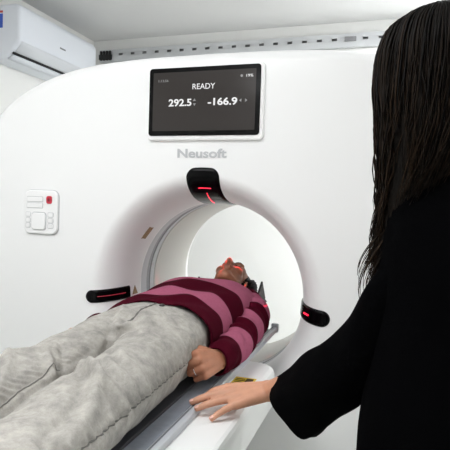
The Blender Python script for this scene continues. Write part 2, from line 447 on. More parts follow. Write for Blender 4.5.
# small triangular warning mark beside the left laser window
p = lip_pt(1.36, PI+.125-.125*2+.01-.0); thw = PI-zl-.03
def lw(a, k): 
    r = lipr(a); return lip_pt(a, PI-zl+k/r)+lip_n(a, PI-zl+k/r)*.0015
tri = [lw(1.30,.016), lw(1.48,.016), lw(1.39,-.022)]
b = MB().add(tri+[q-lip_n(1.39,PI-zl)*.004 for q in tri], [(0,1,2),(5,4,3),(0,3,4,1),(1,4,5,2),(2,5,3,0)])
o = obj('warning_triangle', b, M['tan'], gan); o['label'] = 'small triangular warning sticker'

# text helper: flat lettering standing on a plane facing -Y
def text(name, s, x, z, h, y, m, parent, bold=0, align='LEFT', ext=.0006, width=None):
    cu = bpy.data.curves.new('t', 'FONT'); cu.body = s; cu.size = h/.72; cu.extrude = ext; cu.offset = bold; cu.align_x = align; cu.resolution_u = 4
    o = bpy.data.objects.new('t', cu); COL.objects.link(o); bpy.context.view_layer.update()
    me = bpy.data.meshes.new_from_object(o.evaluated_get(bpy.context.evaluated_depsgraph_get()))
    bpy.data.objects.remove(o)
    c = get_co(me)
    if width: c[:,0] *= width/(c[:,0].max()-c[:,0].min())
    c = np.stack([c[:,0]+x, np.full(len(c), y)-c[:,2], c[:,1]+z], -1); set_co(me, c)
    return obj(name, me, m, parent, fix=False)

def rrect(x0, x1, z0, z1, r, n=6):
    pts = []
    for cx_, cz_, a0 in ((x1-r,z1-r,0),(x0+r,z1-r,PI/2),(x0+r,z0+r,PI),(x1-r,z0+r,1.5*PI)):
        for k in range(n+1):
            a = a0+PI/2*k/n; pts.append((cx_+r*math.cos(a), cz_+r*math.sin(a)))
    return pts
def rplate(x0, x1, z0, z1, r, y0, y1, e=0.0):
    """rounded plate on the XZ plane from y0 (back) to y1 (front, smaller y) with softened edge e"""
    b = MB(); rr = []
    for y, ins in ((y0, 0), (y1+e, 0), (y1+e*.3, e*.3), (y1, e)) if e else ((y0, 0), (y1, 0)):
        rr.append([(px, y, pz) for px, pz in rrect(x0+ins, x1-ins, z0+ins, z1-ins, max(r-ins, .0005))])
    return b.loft(rr)

dsp = obj('display_mount', rplate(-.910, -.452, 1.598, 1.878, .018, GY+.02, GY-.012, .006), M['white'], gan, smooth=False)
obj('screen_bezel', rplate(-.902, -.466, 1.616, 1.869, .012, GY, GY-.016, .002), M['bezel'], dsp)
scr = obj('screen', rplate(-.885, -.483, 1.634, 1.852, .002, GY-.005, GY-.0168), M['screen'], dsp)
ty = GY-.0175
text('screen_text', 'READY', -.682, 1.786, .021, ty, M['text'], dsp, .0, 'CENTER', width=.088)
text('screen_text', '292.5', -.820, 1.726, .026, ty, M['text'], dsp, .0008, width=.092)
text('screen_text', '-166.9', -.664, 1.726, .026, ty, M['text'], dsp, .0008, width=.113)
text('screen_text', '1:13:56', -.866, 1.817, .009, ty, M['text_dim'], dsp, width=.040)
text('screen_text', '19%', -.522, 1.823, .010, ty, M['text'], dsp, width=.025)
b = MB()
def trix(x, z, w, h, d):
    q = {'u': [(0,h),(-w,0),(w,0)], 'd': [(0,-h),(w,0),(-w,0)], 'l': [(-h,0),(0,-w),(0,w)], 'r': [(h,0),(0,w),(0,-w)]}[d]
    v = [(x+a, ty, z+c) for a, c in q]+[(x+a, ty+.001, z+c) for a, c in q]
    obj('arrow_mark', MB().add(v, [(0,1,2),(5,4,3),(0,3,4,1),(1,4,5,2),(2,5,3,0)]), M['text_dim'], dsp)
trix(-.716, 1.743, .006, .009, 'u'); trix(-.716, 1.734, .006, .009, 'd')
trix(-.535, 1.740, .006, .009, 'l'); trix(-.521, 1.740, .006, .009, 'r')
b = MB(); b.add([(-.536+.005*math.cos(k*PI/4), ty-(j*.001), 1.8275+.005*math.sin(k*PI/4)) for j in (0,1) for k in range(8)], [tuple(range(7,-1,-1)), tuple(range(8,16))]+[(k,(k+1)%8,8+(k+1)%8,8+k) for k in range(8)])
obj('status_icon', b, M['text_dim'], dsp)
o = text('lettering', 'Neusoft', -.782, 1.533, .033, GY-.001, M['logo'], gan, .0012, width=.196, ext=.001); o['label'] = 'grey maker lettering'

dsp.location = Vector(dsp.location)+Vector((.006, 0, -.003))
# control panel on the left of the gantry
cp = obj('control_panel', rplate(-1.4665, -1.2985, 1.2115, 1.3975, .030, GY+.01, GY-.004, .001), M['key_rim'], gan)  # grey border around the panel face: edge shading put in as colour
obj('panel_face', rplate(-1.464, -1.301, 1.214, 1.395, .028, GY, GY-.012, .005), M['white'], cp)
def rimkey(name, x0, x1, z0, z1, r, m):
    k = obj('key_rim', rplate(x0-.0022, x1+.0022, z0-.0022, z1+.0022, r+.002, GY, GY-.0126), M['key_rim'], cp)
    return obj(name, rplate(x0, x1, z0, z1, r, GY, GY-.0145, .001), m, k)
for z in (1.348, 1.322): rimkey('key', -1.448, -1.372, z, z+.019, .003, M['white'])
for z in (1.286, 1.262, 1.240):
    rimkey('key', -1.452, -1.432, z, z+.016, .003, M['white']); rimkey('key', -1.344, -1.320, z, z+.016, .003, M['white'])
pd = obj('pad_rim', rplate(-1.424, -1.352, 1.229, 1.305, .014, GY, GY-.0135), M['key_rim'], cp)
obj('joystick_pad', rplate(-1.4205, -1.3555, 1.2325, 1.3015, .012, GY, GY-.019, .003), M['white'], pd)
sb = obj('stop_button', rplate(-1.352, -1.326, 1.340, 1.372, .009, GY, GY-.017, .002), M['red'], cp); sb['label'] = 'red stop button'
obj('stop_symbol', rplate(-1.344, -1.334, 1.349, 1.363, .004, GY, GY-.0178), M['red_dark'], sb)

# ------------------------------------------------------------------ patient table
tab = thing('patient_table', 'white patient table with grey rails running into the scanner bore', 'table', (GX, .8, 0))
def rslab(x0, x1, y0, y1, z0, z1, r, e=.012):
    b = MB(); rr = []
    for z, ins in ((z0, e), (z0+e*.3, e*.3), (z0+e, 0), (z1-e, 0), (z1-e*.3, e*.3), (z1, e)):
        rr.append([(px, py, z) for px, py in rrect(x0+ins, x1-ins, y0+ins, y1-ins, max(r-ins, .001), 8)])
    return b.loft(rr)
obj('pedestal', rslab(-.95, -.44, -.15, 1.62, 0, .66, .08, .03), M['white2'], tab, smooth=False, bevel=0)
obj('pedestal_skirt', rslab(-.97, -.42, -.2, 1.64, .60, .72, .09, .02), M['white2'], tab)
obj('top_cover', rslab(-1.0, -.338, 1.0, 1.70, .70, .830, .075, .018), M['white2'], tab)
obj('front_cover', rslab(-1.012, -.332, -.35, 1.235, .705, .834, .02, .012), M['white2'], tab)
cr = obj('cradle', rslab(-.905, -.445, -.4, 2.13, .8305, .838, .03, .003), M['rail'], tab)
for sx in (-1, 1):
    xo = GX + sx*.238; xi = GX + sx*.214
    lo, hi = min(xo, xi), max(xo, xi)
    r1 = obj('side_rail', rslab(lo, hi, -.4, 2.145, .828, .850, .008, .004), M['rail'], tab)
    g = GX + sx*.221; obj('rail_groove', MB().box((g-.002, -.38, .8495), (g+.002, 2.13, .8512)), M['rail_dark'], r1)
    obj('rail_cap', rslab(lo-.002, hi+.003, 2.125, 2.15, .824, .862, .006, .004), M['rail'], r1)
obj('pad', rslab(-.888, -.462, -.38, 2.10, .834, .846, .02, .005), M['pad'], tab)
pm = obj('black_mat', rslab(-.848, -.507, -.36, 1.60, .845, .853, .03, .0035), M['mat_black'], tab)
st = obj('warning_sticker', MB().box((-.432, 1.445, .8295), (-.368, 1.512, .8312)), M['yellow'], tab); st['label'] = 'yellow warning sticker'
b = MB()
for k in range(4): b.box((-.428, 1.451+k*.014, .831), (-.392+(k % 2)*-.008, 1.457+k*.014, .8316))
b.box((-.396, 1.470, .831), (-.374, 1.505, .8316)); obj('sticker_print', b, M['ink'], st)
# black head holder
b = MB(); rr = []
for y in np.linspace(2.10, 2.42, 9):
    ring = []
    A = np.linspace(-1, 1, 21); w = .112
    up = [(GX+w*k, y, .868+.045*abs(k)**2.4) for k in A]; dn = [(GX+(w+.012)*k, y, .856+.047*abs(k)**2.6-.004) for k in A[::-1]]
    rr.append(up+dn)
hh = thing('head_holder', 'black curved head holder under the head of the person lying in the bore', 'head holder', (GX, 2.25, .838))
obj('trough', b.loft(rr), M['black_matte'], hh, smooth=True, fix=True)
for sx in (-1, 1):
    x = GX+sx*.138
    v = [(x-.006, 2.11, .93), (x+.006, 2.11, .93), (x+.006, 2.30, .935), (x-.006, 2.30, .935), (x-.004+sx*.010, 2.20, 1.028), (x+.004+sx*.010, 2.20, 1.028)]
    b = MB().add(v, [(0,1,2,3),(0,4,5,1),(2,5,4,3),(1,5,2),(0,3,4)])
    obj('side_wing', b, M['black_matte'], hh, bevel=.002)
obj('holder_tongue', rslab(-.80, -.55, 2.05, 2.42, .838, .866, .02, .006), M['black_matte'], hh)
obj('head_pad', rslab(-.745, -.605, 2.14, 2.41, .866, .900, .03, .012), M['rail'], hh)

# ------------------------------------------------------------------ people: shared anatomy
def ortho(d, n):
    d = np.asarray(d, float); d = d/np.linalg.norm(d); n = np.asarray(n, float); n = n-d*(n@d); n = n/np.linalg.norm(n)
    return d, n, np.cross(d, n)
def add_hand(mb, W, d, n, side, curls, splay, thumb, sc=1.0, nails=None):
    """W wrist, d towards the fingers, n back of the hand; side +1 left hand, -1 right. curls: 4 triples of degrees. Returns ring-finger info"""
    d, n, xx = ortho(d, n); xx = xx*side; W = np.asarray(W, float)
    P = lambda x, y, z: W + sc*(xx*x + d*y + n*z)
    base = [(.027,.088,.002),(.008,.092,.004),(-.012,.088,.002),(-.030,.079,-.002)]
    L = [.072,.080,.074,.058]; info = []
    mb.cone(P(.008,.0,0), .019*sc, P(-.010,.0,0), .018*sc)
    for (x, y, z) in base: mb.cone(P(x*.45, .012, 0), .0155*sc, P(x, y, z), .0112*sc)
    mb.cone(P(.012,.03,-.006), .016*sc, P(-.016,.06,-.006), .014*sc)
    mb.cone(P(.006,.05,-.003), .016*sc, P(-.004,.078,-.002), .012*sc)
    for i in range(4):
        p = P(*base[i]); a = math.radians(splay[i]); f0 = d*math.cos(a)+xx*math.sin(a); c = 0; fr = [.0098,.0088,.0080,.0066]
        r = [q*sc*(1.03,1.05,1.0,.88)[i] for q in fr]; pts = [p]
        for j, fl in enumerate((.46,.30,.24)):
            c += math.radians(curls[i][j]); q = pts[-1] + sc*L[i]*fl*(f0*math.cos(c)-n*math.sin(c)); pts.append(q)
        mb.chain(pts, r)
        tipd = f0*math.cos(c)-n*math.sin(c); tn = f0*math.sin(c)+n*math.cos(c)
        if nails is not None: nails.append(MB().ell(pts[3]-tipd*.001*sc+tn*r[3]*.80, (.0046*sc,.0062*sc,.0022*sc), R=[np.cross(tipd,tn), tipd, tn], nu=8, nv=12))
        info.append((pts, r))
    # thumb leaves the side of the palm near its base
    t0 = P(.016,.018,-.008); pts = [t0]; rs = [.0165*sc]
    for (x, y, z), r in zip(thumb, (.0130,.0105,.0078)): pts.append(P(x, y, z)); rs.append(r*sc)
    mb.chain(pts, rs)
    if nails is not None:
        td = pts[-1]-pts[-2]; td /= np.linalg.norm(td); tn = n+xx*.8; tn = tn-td*(tn@td); tn /= np.linalg.norm(tn)
        nails.append(MB().ell(pts[-1]+tn*rs[-1]*.8, (.0055*sc,.007*sc,.0022*sc), R=[np.cross(td,tn), td, tn], nu=8, nv=12))
    return info
def add_head(mb, C, R_, U, F, sc=1.0):
    C = np.asarray(C, float); P = lambda x, u, f: C + sc*(R_*x + U*u + F*f); Rm = [R_, U, F]
    E = lambda c, r: mb.ell(P(*c), np.array(r)*sc, R=Rm, nu=18, nv=24)
    E((0,.025,-.012), (.074,.092,.094)); E((0,-.035,.025), (.060,.078,.062)); E((0,.02,.045), (.062,.06,.045))
    E((0,-.104,.058), (.024,.018,.022)); E((0,-.09,.05), (.034,.02,.03))
    for s in (-1, 1):
        E((s*.046,-.066,.004), (.018,.034,.03)); mb.cone(P(s*.046,-.07,.01), .018*sc, P(s*.014,-.105,.056), .018*sc)
        E((s*.036,-.028,.056), (.026,.026,.026)); E((s*.031,.006,.071), (.015,.010,.012))
        E((s*.012,-.036,.098), (.0085,.008,.010)); E((s*.026,.03,.074), (.028,.010,.015))
        E((s*.075,-.012,-.004), (.008,.030,.018)); E((s*.079,.004,-.010), (.008,.018,.014))
    mb.cone(P(0,.016,.083), .0105*sc, P(0,-.022,.105), .0115*sc); E((0,-.030,.108), (.013,.011,.013))
    E((0,-.062,.084), (.023,.0065,.012)); E((0,-.074,.083), (.020,.0075,.012)); E((0,-.05,.075), (.03,.02,.02))
def face_marks(C, R_, U, F, sc, parent, head_bvh, skin):
    """eyebrows, lips lying on the face"""
    C = np.asarray(C, float); P = lambda x, u, f: C + sc*(R_*x + U*u + F*f)
    def drop(x, u, off):
        h = head_bvh.ray_cast(Vector(P(x, u, .3)), Vector(-F)); return np.array(h[0])+F*off if h[0] is not None else P(x, u, .1)
    for s in (-1, 1):
        obj('eyebrow', MB().tube([drop(s*x, u, .0005) for x, u in ((.013,.026),(.022,.031),(.034,.033),(.047,.027))], [.002,.0032,.003,.0012], 8), M['brow'], parent, smooth=True)
        obj('eyelashes', MB().tube([drop(s*x, u, .0004) for x, u in ((.018,.001),(.026,-.004),(.034,-.004),(.044,.0))], [.0010,.0015,.0015,.0010], 6), M['brow'], parent, smooth=True)
    obj('lip', MB().tube([drop(x, -.062+.002*math.cos(x*170), -.001) for x in np.linspace(-.022, .022, 9)], [.001,.003,.004,.0045,.004,.0045,.004,.003,.001], 8), M['lip'], parent, smooth=True)
    obj('lip', MB().tube([drop(x, -.0735, -.001) for x in np.linspace(-.019, .019, 9)], [.001,.0035,.0045,.005,.005,.005,.0045,.0035,.001], 8), M['lip'], parent, smooth=True)
def bvh_of(me):
    return BVHTree.FromPolygons([v.co.copy() for v in me.vertices], [list(p.vertices) for p in me.polygons])

# ------------------------------------------------------------------ the patient, lying on the table
pat = thing('person', 'person lying on the scanner table in a pink and burgundy striped sweater and pale jeans', 'person', (GX, 1.4, .853))
hC = V(GX-.010, 2.252, 1.000); hR, hU, hF = V(1,0,0), V(0,.9986,.052), V(0,-.052,.9986)
mb = MB(); nails = []
add_head(mb, hC, hR, hU, hF, 1.03)
mb.cone((GX,2.19,.955), .052, (GX,2.06,.945), .055)
trunk = [(1.30,.14,.072,.938),(1.42,.165,.086,.945),(1.55,.14,.082,.945),(1.70,.15,.092,.95),(1.85,.165,.095,.953),(1.98,.165,.078,.945),(2.05,.08,.055,.94)]
ang = np.arange(32)*2*PI/32
mb.loft([[(GX+w*math.cos(a), y, zc+h*math.sin(a)) for a in ang] for y, w, h, zc in trunk])
Lsh, Lel, Lwr = V(-.505,1.975,.945), V(-.478,1.70,.915), V(-.454,1.40,.914)
Rsh, Rel, Rwr = V(-.845,1.975,.945), V(-.885,1.70,.915), V(-.888,1.43,.952)
mb.chain([V(-.60,1.985,.945), Lsh, Lel, Lwr], [.055,.046,.035,.024]); mb.chain([V(-.75,1.985,.945), Rsh, Rel, Rwr], [.055,.048,.036,.024])
ringinfo = add_hand(mb, (-.452,1.392,.916), (-.24,-.96,.10), (.85,-.20,.48), +1,
    [(66,84,44),(70,86,46),(74,88,46),(80,88,48)], (4,1,-2,-5), [(.036,.046,-.016),(.040,.072,-.030),(.026,.092,-.044)], 1.10, nails)
add_hand(mb, (-.888,1.42,.954), (.02,-.98,.10), (-.05,.16,1), -1,
    [(18,28,20),(20,30,20),(24,32,22),(28,34,22)], (4,1,-2,-6), [(.034,.046,-.016),(.044,.076,-.024),(.046,.100,-.034)], .95, nails)
Lhip, Lkn, Lan = V(-.600,1.38,.935), V(-.585,.93,.928), V(-.575,.52,.905)
Rhip, Rkn, Ran = V(-.760,1.38,.935), V(-.775,.93,.930), V(-.79,.52,.905)
for h, k, a in ((Lhip, Lkn, Lan), (Rhip, Rkn, Ran)):
    mb.chain([h, (h*.55+k*.45), k, k*.7+a*.3+V(0,0,-.006), a], [.076,.066,.050,.048,.034])
    mb.chain([a+V(0,-.01,-.012), a+V(0,-.055,.045), a+V(0,-.075,.125)], [.034,.032,.020]); mb.cone(a+V(0,.0,-.02), .03, a+V(0,-.03,-.015), .03)
body_me = remesh(mb, .0034, 3)
c = get_co(body_me); c[:,2] = np.maximum(c[:,2], .8535); set_co(body_me, c)
pb = bvh_of(body_me)
body = obj('body', body_me, M['skin_p'], pat, smooth=True, fix=False)
face_marks(hC, hR, hU, hF, 1.03, pat, pb, M['skin_p'])
for q in nails: obj('fingernail', q, M['nail'], pat, smooth=True)
# silver ring on the ring finger
pts, rs = ringinfo[2]; p = pts[0]*.45+pts[1]*.55; ax = pts[1]-pts[0]; ax /= np.linalg.norm(ax)
a1 = np.cross(ax, V(0,0,1)); a1 /= np.linalg.norm(a1); a2 = np.cross(ax, a1)
rng_pts = [p+(rs[1]*1.10)*(math.cos(k)*a1+math.sin(k)*a2) for k in np.linspace(0, 2*PI, 25)]
o = obj('finger_ring', MB().tube(rng_pts, .0016, 8), M['silver'], pat, smooth=True); o['label'] = 'thin silver ring'
# hair
mb = MB(); P = lambda x, u, f: hC+(hR*x+hU*u+hF*f)*1.05
mb.ell(P(0,.03,-.022), (.088,.106,.080), R=[hR,hU,hF], nu=18, nv=24)
mb.ell(P(.055,.005,-.055), (.052,.085,.05), R=[hR,hU,hF]); mb.ell(P(-.05,.0,-.06), (.05,.08,.045), R=[hR,hU,hF])
mb.ell(P(.085,.02,-.03), (.026,.07,.05), R=[hR,hU,hF])
hm = remesh(mb, .005, 4); c = get_co(hm); n = get_no(hm)
g = np.sin(np.arctan2(c[:,0]-GX, c[:,2]-1.0)*60+8*nz(c, 14)); c += n*(g*.0018)[:,None]; set_co(hm, c); attr(hm, 'tone', .3+.35*g)
obj('hair', hm, M['hair_p'], pat, smooth=True, fix=False)

# jeans
mb = MB()
pelv = [(1.10,.165,.060,.935),(1.22,.178,.088,.942),(1.32,.172,.100,.948),(1.42,.174,.104,.948),(1.52,.165,.098,.948),(1.60,.15,.088,.948)]
mb.loft([[(GX+w*math.copysign(abs(math.cos(a))**.85, math.cos(a)), y, zc+h*math.copysign(abs(math.sin(a))**.85, math.sin(a))) for a in ang] for y, w, h, zc in pelv[1:]])
for s, h, k, a in ((1, Lhip, Lkn, Lan), (-1, Rhip, Rkn, Ran)):
    def rr_(p, rx, rz): return [(p[0]+rx*math.copysign(abs(math.cos(q))**(1 if math.sin(q) > 0 else .62), math.cos(q)), p[1], p[2]+rz*math.sin(q)) for q in ang]
    mid = h*.5+k*.5
    kk = k+V(0,0,.0); sh = k*.6+a*.4
    rings = [rr_(h+V(s*.0,.06,.0), .082,.092), rr_(h+V(0,-.05,.006), .090,.096), rr_(mid+V(0,0,.002), .095,.086), rr_(kk+V(0,.07,.0), .098,.076), rr_(kk+V(0,0,.004), .101,.077), rr_(kk+V(0,-.07,-.004), .104,.074), rr_(sh+V(0,0,-.010), .106,.070), rr_(a+V(0,.06,-.0), .104,.070), rr_(a+V(0,.01,.0), .102,.066)]
    mb.loft(rings)
jm = remesh(mb, .0050, 14)
c = get_co(jm); n = get_no(jm)
y = c[:,1]; xs = c[:,0]-GX; up = smoothstep(-.4, .5, n[:,2])
side = np.where(xs > 0, 1.0, -1.0); kc = np.where(xs > 0, Lkn[0], Rkn[0])
lx = c[:,0]-kc
d = .0045*nz(c, (7,4,7)) + .0022*nz(c, (16,9,16), 5.) + .0008*nz(c, 42, 9.)
wk = np.exp(-((y-.90)/.11)**2)
ph = (y-.90)*52 + side*lx*18 + 2.2*nz(c, (6,6,6), 3.)
rd = 1-np.abs(nz(c, (11,7,9), 12.)+.5*nz(c, (5,5,5), 31.))*2.4; d += .0022*np.clip(rd,0,1)**2*smoothstep(-.5,.5,n[:,2])
rd = 1-np.abs(nz(c@np.array([[.8,.6,0],[-.6,.8,0],[0,0,1]]), (22,8,14), 3.))*3; d += .0012*np.clip(rd,0,1)**2
d += wk*.0018*np.sign(np.sin(ph))*np.abs(np.sin(ph))**.8
# folds spreading from the crotch
wc = np.exp(-((y-1.25)/.10)**2)*np.exp(-(xs/.13)**2); d += wc*.005*np.sin((np.abs(xs)*1.1+(y-1.2)*.7)*75)
# groove between the legs
d -= .008*np.exp(-(xs/.012)**2)*smoothstep(1.40,1.25,y)
def polydist(P2, pts):
    best = np.full(len(P2), 9.); sidev = np.zeros(len(P2))
    for (x1, y1), (x2, y2) in zip(pts[:-1], pts[1:]):
        e = V(x2-x1, y2-y1); L2 = e@e; q = P2-V(x1, y1); t_ = np.clip(q@e/L2, 0, 1); dd = q-t_[:,None]*e; l = np.hypot(dd[:,0], dd[:,1])
        cr_ = np.sign(e[0]*q[:,1]-e[1]*q[:,0]); m_ = l < best; best[m_] = l[m_]; sidev[m_] = cr_[m_]
    return best, sidev
upf = smoothstep(-.15, .45, n[:,2])
for pts, amp, wd, val in (
    ([(-.618,.958),(-.56,.915),(-.515,.83),(-.50,.72)], .013, .015, 1),
    ([(-.590,.938),(-.540,.905),(-.490,.900)], .010, .010, 1),
    ([(-.592,1.005),(-.540,.965),(-.490,.955)], .009, .010, 1),
    ([(-.600,1.07),(-.545,1.02),(-.490,1.01)], .006, .010, 1),
    ([(-.805,.945),(-.750,.875),(-.715,.80)], .013, .014, 1),
    ([(-.850,.945),(-.790,.975),(-.745,1.02)], .010, .012, -1),
    ([(-.750,1.005),(-.710,.962),(-.690,.948)], .010, .010, -1),
    ([(-.758,1.050),(-.715,.992),(-.695,.975)], .007, .009, -1),
    ([(-.745,1.36),(-.700,1.25),(-.660,1.16)], .007, .010, 1),
    ([(-.60,1.32),(-.65,1.24),(-.69,1.20)], .006, .010, 1),
    ([(-.52,1.30),(-.60,1.22),(-.67,1.19)], .005, .010, 1)):
    ds, sd = polydist(c[:,:2], pts); d += upf*(amp*np.exp(-(ds/wd)**2) - amp*.8*np.exp(-((ds-wd*1.9)/(wd*.9))**2)*(sd*val < 0))
# puckers along the outer seam of the left leg and the inner seam of the right leg
for (cx_, cz_, an_, xlo, xhi) in ((-.585,.925,math.radians(6),-.60,-.40),):
    aa_ = np.arctan2(c[:,2]-cz_, c[:,0]-cx_); da = (aa_-an_)*.1; ok = (c[:,0] > xlo) & (c[:,0] < xhi) & (y < 1.36)
    d += ok*(.0040*np.sin(y*2*PI/.023+da*60)*np.exp(-((da-.008)/.012)**2) - .003*np.exp(-(da/.004)**2))
ix = c[:,0]+.697; d += (y < 1.12)*upf*(.0032*np.sin(y*2*PI/.021-ix*400)*np.exp(-((ix+.014)/.011)**2) - .003*np.exp(-(ix/.005)**2))
c = c + n*d[:,None]; c[:,2] = np.maximum(c[:,2], .8535); set_co(jm, c)
jb = bvh_of(jm)
jeans = obj('jeans', jm, M['denim'], pat, smooth=True, fix=False)
# puckered seams (outer side of the left leg, inner side of the right leg) and the fly
def seam(kc_fn, angle, y0, y1, name, pucker=True, r=.0022):
    pts = []; rs = []
    for yy in np.arange(y0, y1, .004):
        cc = kc_fn(yy); dr = Vector((math.cos(angle), 0, math.sin(angle)))
        h = jb.ray_cast(Vector((cc[0], yy, cc[1]))+dr*.35, -dr)
        if h[0] is None: continue
        pts.append(np.array(h[0])+np.array(h[1])*.0004); rs.append(r*(1+.45*math.sin(yy*420)*(1 if pucker else 0)))
    if len(pts) > 3: obj(name, MB().tube(pts, rs, 8), M['seam'], jeans, smooth=True)
seam(lambda yy: (-.585, .925), math.radians(6), .56, 1.36, 'side_seam', r=.0016)
pts = []
for yy in np.arange(.60, .985, .006):
    h = jb.ray_cast(Vector((-.697, yy, 1.4)), Vector((0,0,-1)))
    if h[0] is not None: pts.append(np.array(h[0])+V(0,0,.0003))
obj('inner_seam', MB().tube(pts, .0014, 6), M['seam'], jeans, smooth=True)
pts = []
for q in np.linspace(0, 1, 24):
    x = -.668-.012*math.sin(q*PI/2); yy = 1.408-.15*q; h = jb.ray_cast(Vector((x+.006, yy, 1.4)), Vector((0,0,-1)))
    if h[0] is not None: pts.append(np.array(h[0])+V(0,0,.0006))
obj('fly_seam', MB().tube(pts, [.0026*(1+.4*math.sin(i*1.7)) for i in range(len(pts))], 8), M['seam'], jeans, smooth=True)
h = jb.ray_cast(Vector((-.640,1.402,1.4)), Vector((0,0,-1)))[0]
obj('button', MB().ell(np.array(h)+V(0,0,.001), (.009,.009,.005)), M['button'], jeans, smooth=True)
h2 = jb.ray_cast(Vector((-.655,1.405,1.4)), Vector((0,0,-1)))[0]

# striped sweater: torso + two sleeves in one knitted mesh
NR, NVt = 150, 120
tkeys = [ # y, half width, top z, bottom z, centre x
 (1.415,.190,1.060,.856,-.670),(1.46,.190,1.062,.856,-.672),(1.55,.187,1.062,.856,-.675),(1.65,.186,1.068,.856,-.675),(1.76,.190,1.076,.856,-.675),(1.86,.194,1.074,.856,-.675),
 (1.94,.196,1.060,.858,-.675),(2.00,.182,1.040,.868,-.675),(2.05,.125,1.020,.88,-.675),(2.09,.076,1.008,.895,-.675),(2.125,.068,.998,.90,-.675)]
ys = np.linspace(1.415, 2.125, NR); K = interp_s(tkeys, ys)
an = np.arange(NVt)*2*PI/NVt; P = np.zeros((NR, NVt, 3))
for i in range(NR):
    w, zt, zb, xc = K[i]; zm = zb+(zt-zb)*.50
    cs, sn = np.cos(an), np.sin(an); e = .72
    P[i,:,0] = xc+w*np.sign(cs)*np.abs(cs)**e; P[i,:,1] = ys[i]
    P[i,:,2] = zm+np.where(sn > 0, zt-zm, zm-zb)*np.sign(sn)*np.abs(sn)**.9
flat = P.reshape(-1, 3); top = smoothstep(.90, 1.0, flat[:,2])
wav = .010*nz(flat, (9,4,9), 2.)*top + .007*np.sin((flat[:,0]*34+flat[:,1]*-22)+3*nz(flat,(5,5,5)))*top*smoothstep(2.05,1.9,flat[:,1])*.7
flat[:,2] += wav
# hem is lifted at its left side and dips towards the table on its right
flat[:,1] += np.exp(-((flat[:,1]-1.415)/.10))*(.006*np.sin(flat[:,0]*40)-.01*top*0)
P = flat.reshape(NR, NVt, 3)
inner = P[0].copy(); cen = P[0].mean(0); inner2 = cen+(inner-cen)*.955; inner2[:,1] += .004; inner3 = inner2.copy(); inner3[:,1] += .05
neck = P[-1].copy(); cn = neck.mean(0); nin = cn+(neck-cn)*.90; nin2 = nin.copy(); nin2[:,1] -= .03
Pall = np.concatenate([inner3[None], inner2[None], P, nin[None], nin2[None]])
sb_ = [(1.40,1.0),(1.535,1.5),(1.635,2.5),(1.765,3.5),(2.09,4.5),(2.14,5.0)]   # stripe coordinate along the torso
def stripe_t(p): return np.interp(p[:,1] + .012*nz(p, (5,5,5), 7.)+.03*np.clip(-(p[:,0]-GX),0,.2)*0, [a for a, _ in sb_], [b_ for _, b_ in sb_])
sw = MB().grid(Pall, closed_v=True); stripes = [stripe_t(Pall.reshape(-1, 3))]
def sleeve(keys, s_edges):
    """keys: (t, x,y,z, r_side, r_up); from cuff (t=0) to shoulder (t=1)"""
    n = 90; tt = np.linspace(0, 1, n); Kk = interp_s(keys, tt); rings = []; m = 56; aa = np.arange(m)*2*PI/m
    for i in range(n):
        c_ = Kk[i,:3]; t_ = Kk[min(i+1,n-1),:3]-Kk[max(i-1,0),:3]; t_ /= np.linalg.norm(t_)
        e1 = np.cross(t_, V(0,0,1)); e1 /= np.linalg.norm(e1); e2 = np.cross(e1, t_)
        rings.append(c_+Kk[i,3]*np.cos(aa)[:,None]*e1+Kk[i,4]*np.sin(aa)[:,None]*e2)
    R0 = np.array(rings); fl = R0.reshape(-1, 3); tv = np.repeat(tt, m)
    ctr = np.repeat(R0.mean(1), m, axis=0); rad = fl-ctr; ln = np.linalg.norm(rad, axis=1)[:,None]
    fo = .006*np.sin(tv*48+5*nz(fl,(6,6,6)))*smoothstep(.04,.2,tv)+.006*nz(fl,(14,10,14),4.)
    fl = fl+rad/ln*fo[:,None]; R0 = fl.reshape(n, m, 3)
    cu = R0[0]; cc_ = cu.mean(0); i1 = cc_+(cu-cc_)*.86; i2 = i1+(R0[3].mean(0)-R0[0].mean(0))*2
    full = np.concatenate([i2[None], i1[None], R0]); tf = np.concatenate([np.zeros(2*m), tv])
    full[:,:,2] = np.maximum(full[:,:,2], .8525)
    sw.grid(full, closed_v=True); base = sw.n-m
    sw.f.append([base+j for j in range(m)]); sw.m.append(0)
    stripes.append(np.interp(tf+.02*nz(full.reshape(-1,3),(8,8,8),1.), [a for a, _ in s_edges], [b_ for _, b_ in s_edges]))
se = [(-.1,1.0),(.0,1.0),(.16,1.5),(.30,2.5),(.44,3.5),(.58,4.5),(.72,5.5),(.88,6.5),(1.02,7.5)]
sleeve([(0,-.456,1.378,.912,.037,.041),(.06,-.456,1.405,.911,.043,.046),(.25,-.462,1.57,.906,.050,.052),(.5,-.474,1.74,.915,.056,.060),(.75,-.484,1.89,.930,.058,.072),(.9,-.510,1.985,.942,.055,.075),(1,-.56,2.02,.95,.045,.065)], se)
sleeve([(0,-.888,1.425,.950,.036,.040),(.06,-.888,1.455,.946,.044,.046),(.25,-.886,1.60,.912,.050,.052),(.5,-.884,1.74,.915,.053,.058),(.75,-.868,1.89,.930,.056,.068),(.9,-.842,1.985,.942,.055,.072),(1,-.79,2.02,.95,.045,.065)], se)
sm_ = sw.mesh('sweater'); c = get_co(sm_); c[:,2] = np.maximum(c[:,2], .8525); set_co(sm_, c); attr(sm_, 'stripe', np.concatenate(stripes))
o = obj('sweater', sm_, M['knit'], pat, smooth=True); o['label'] = 'pink and burgundy striped knitted sweater'

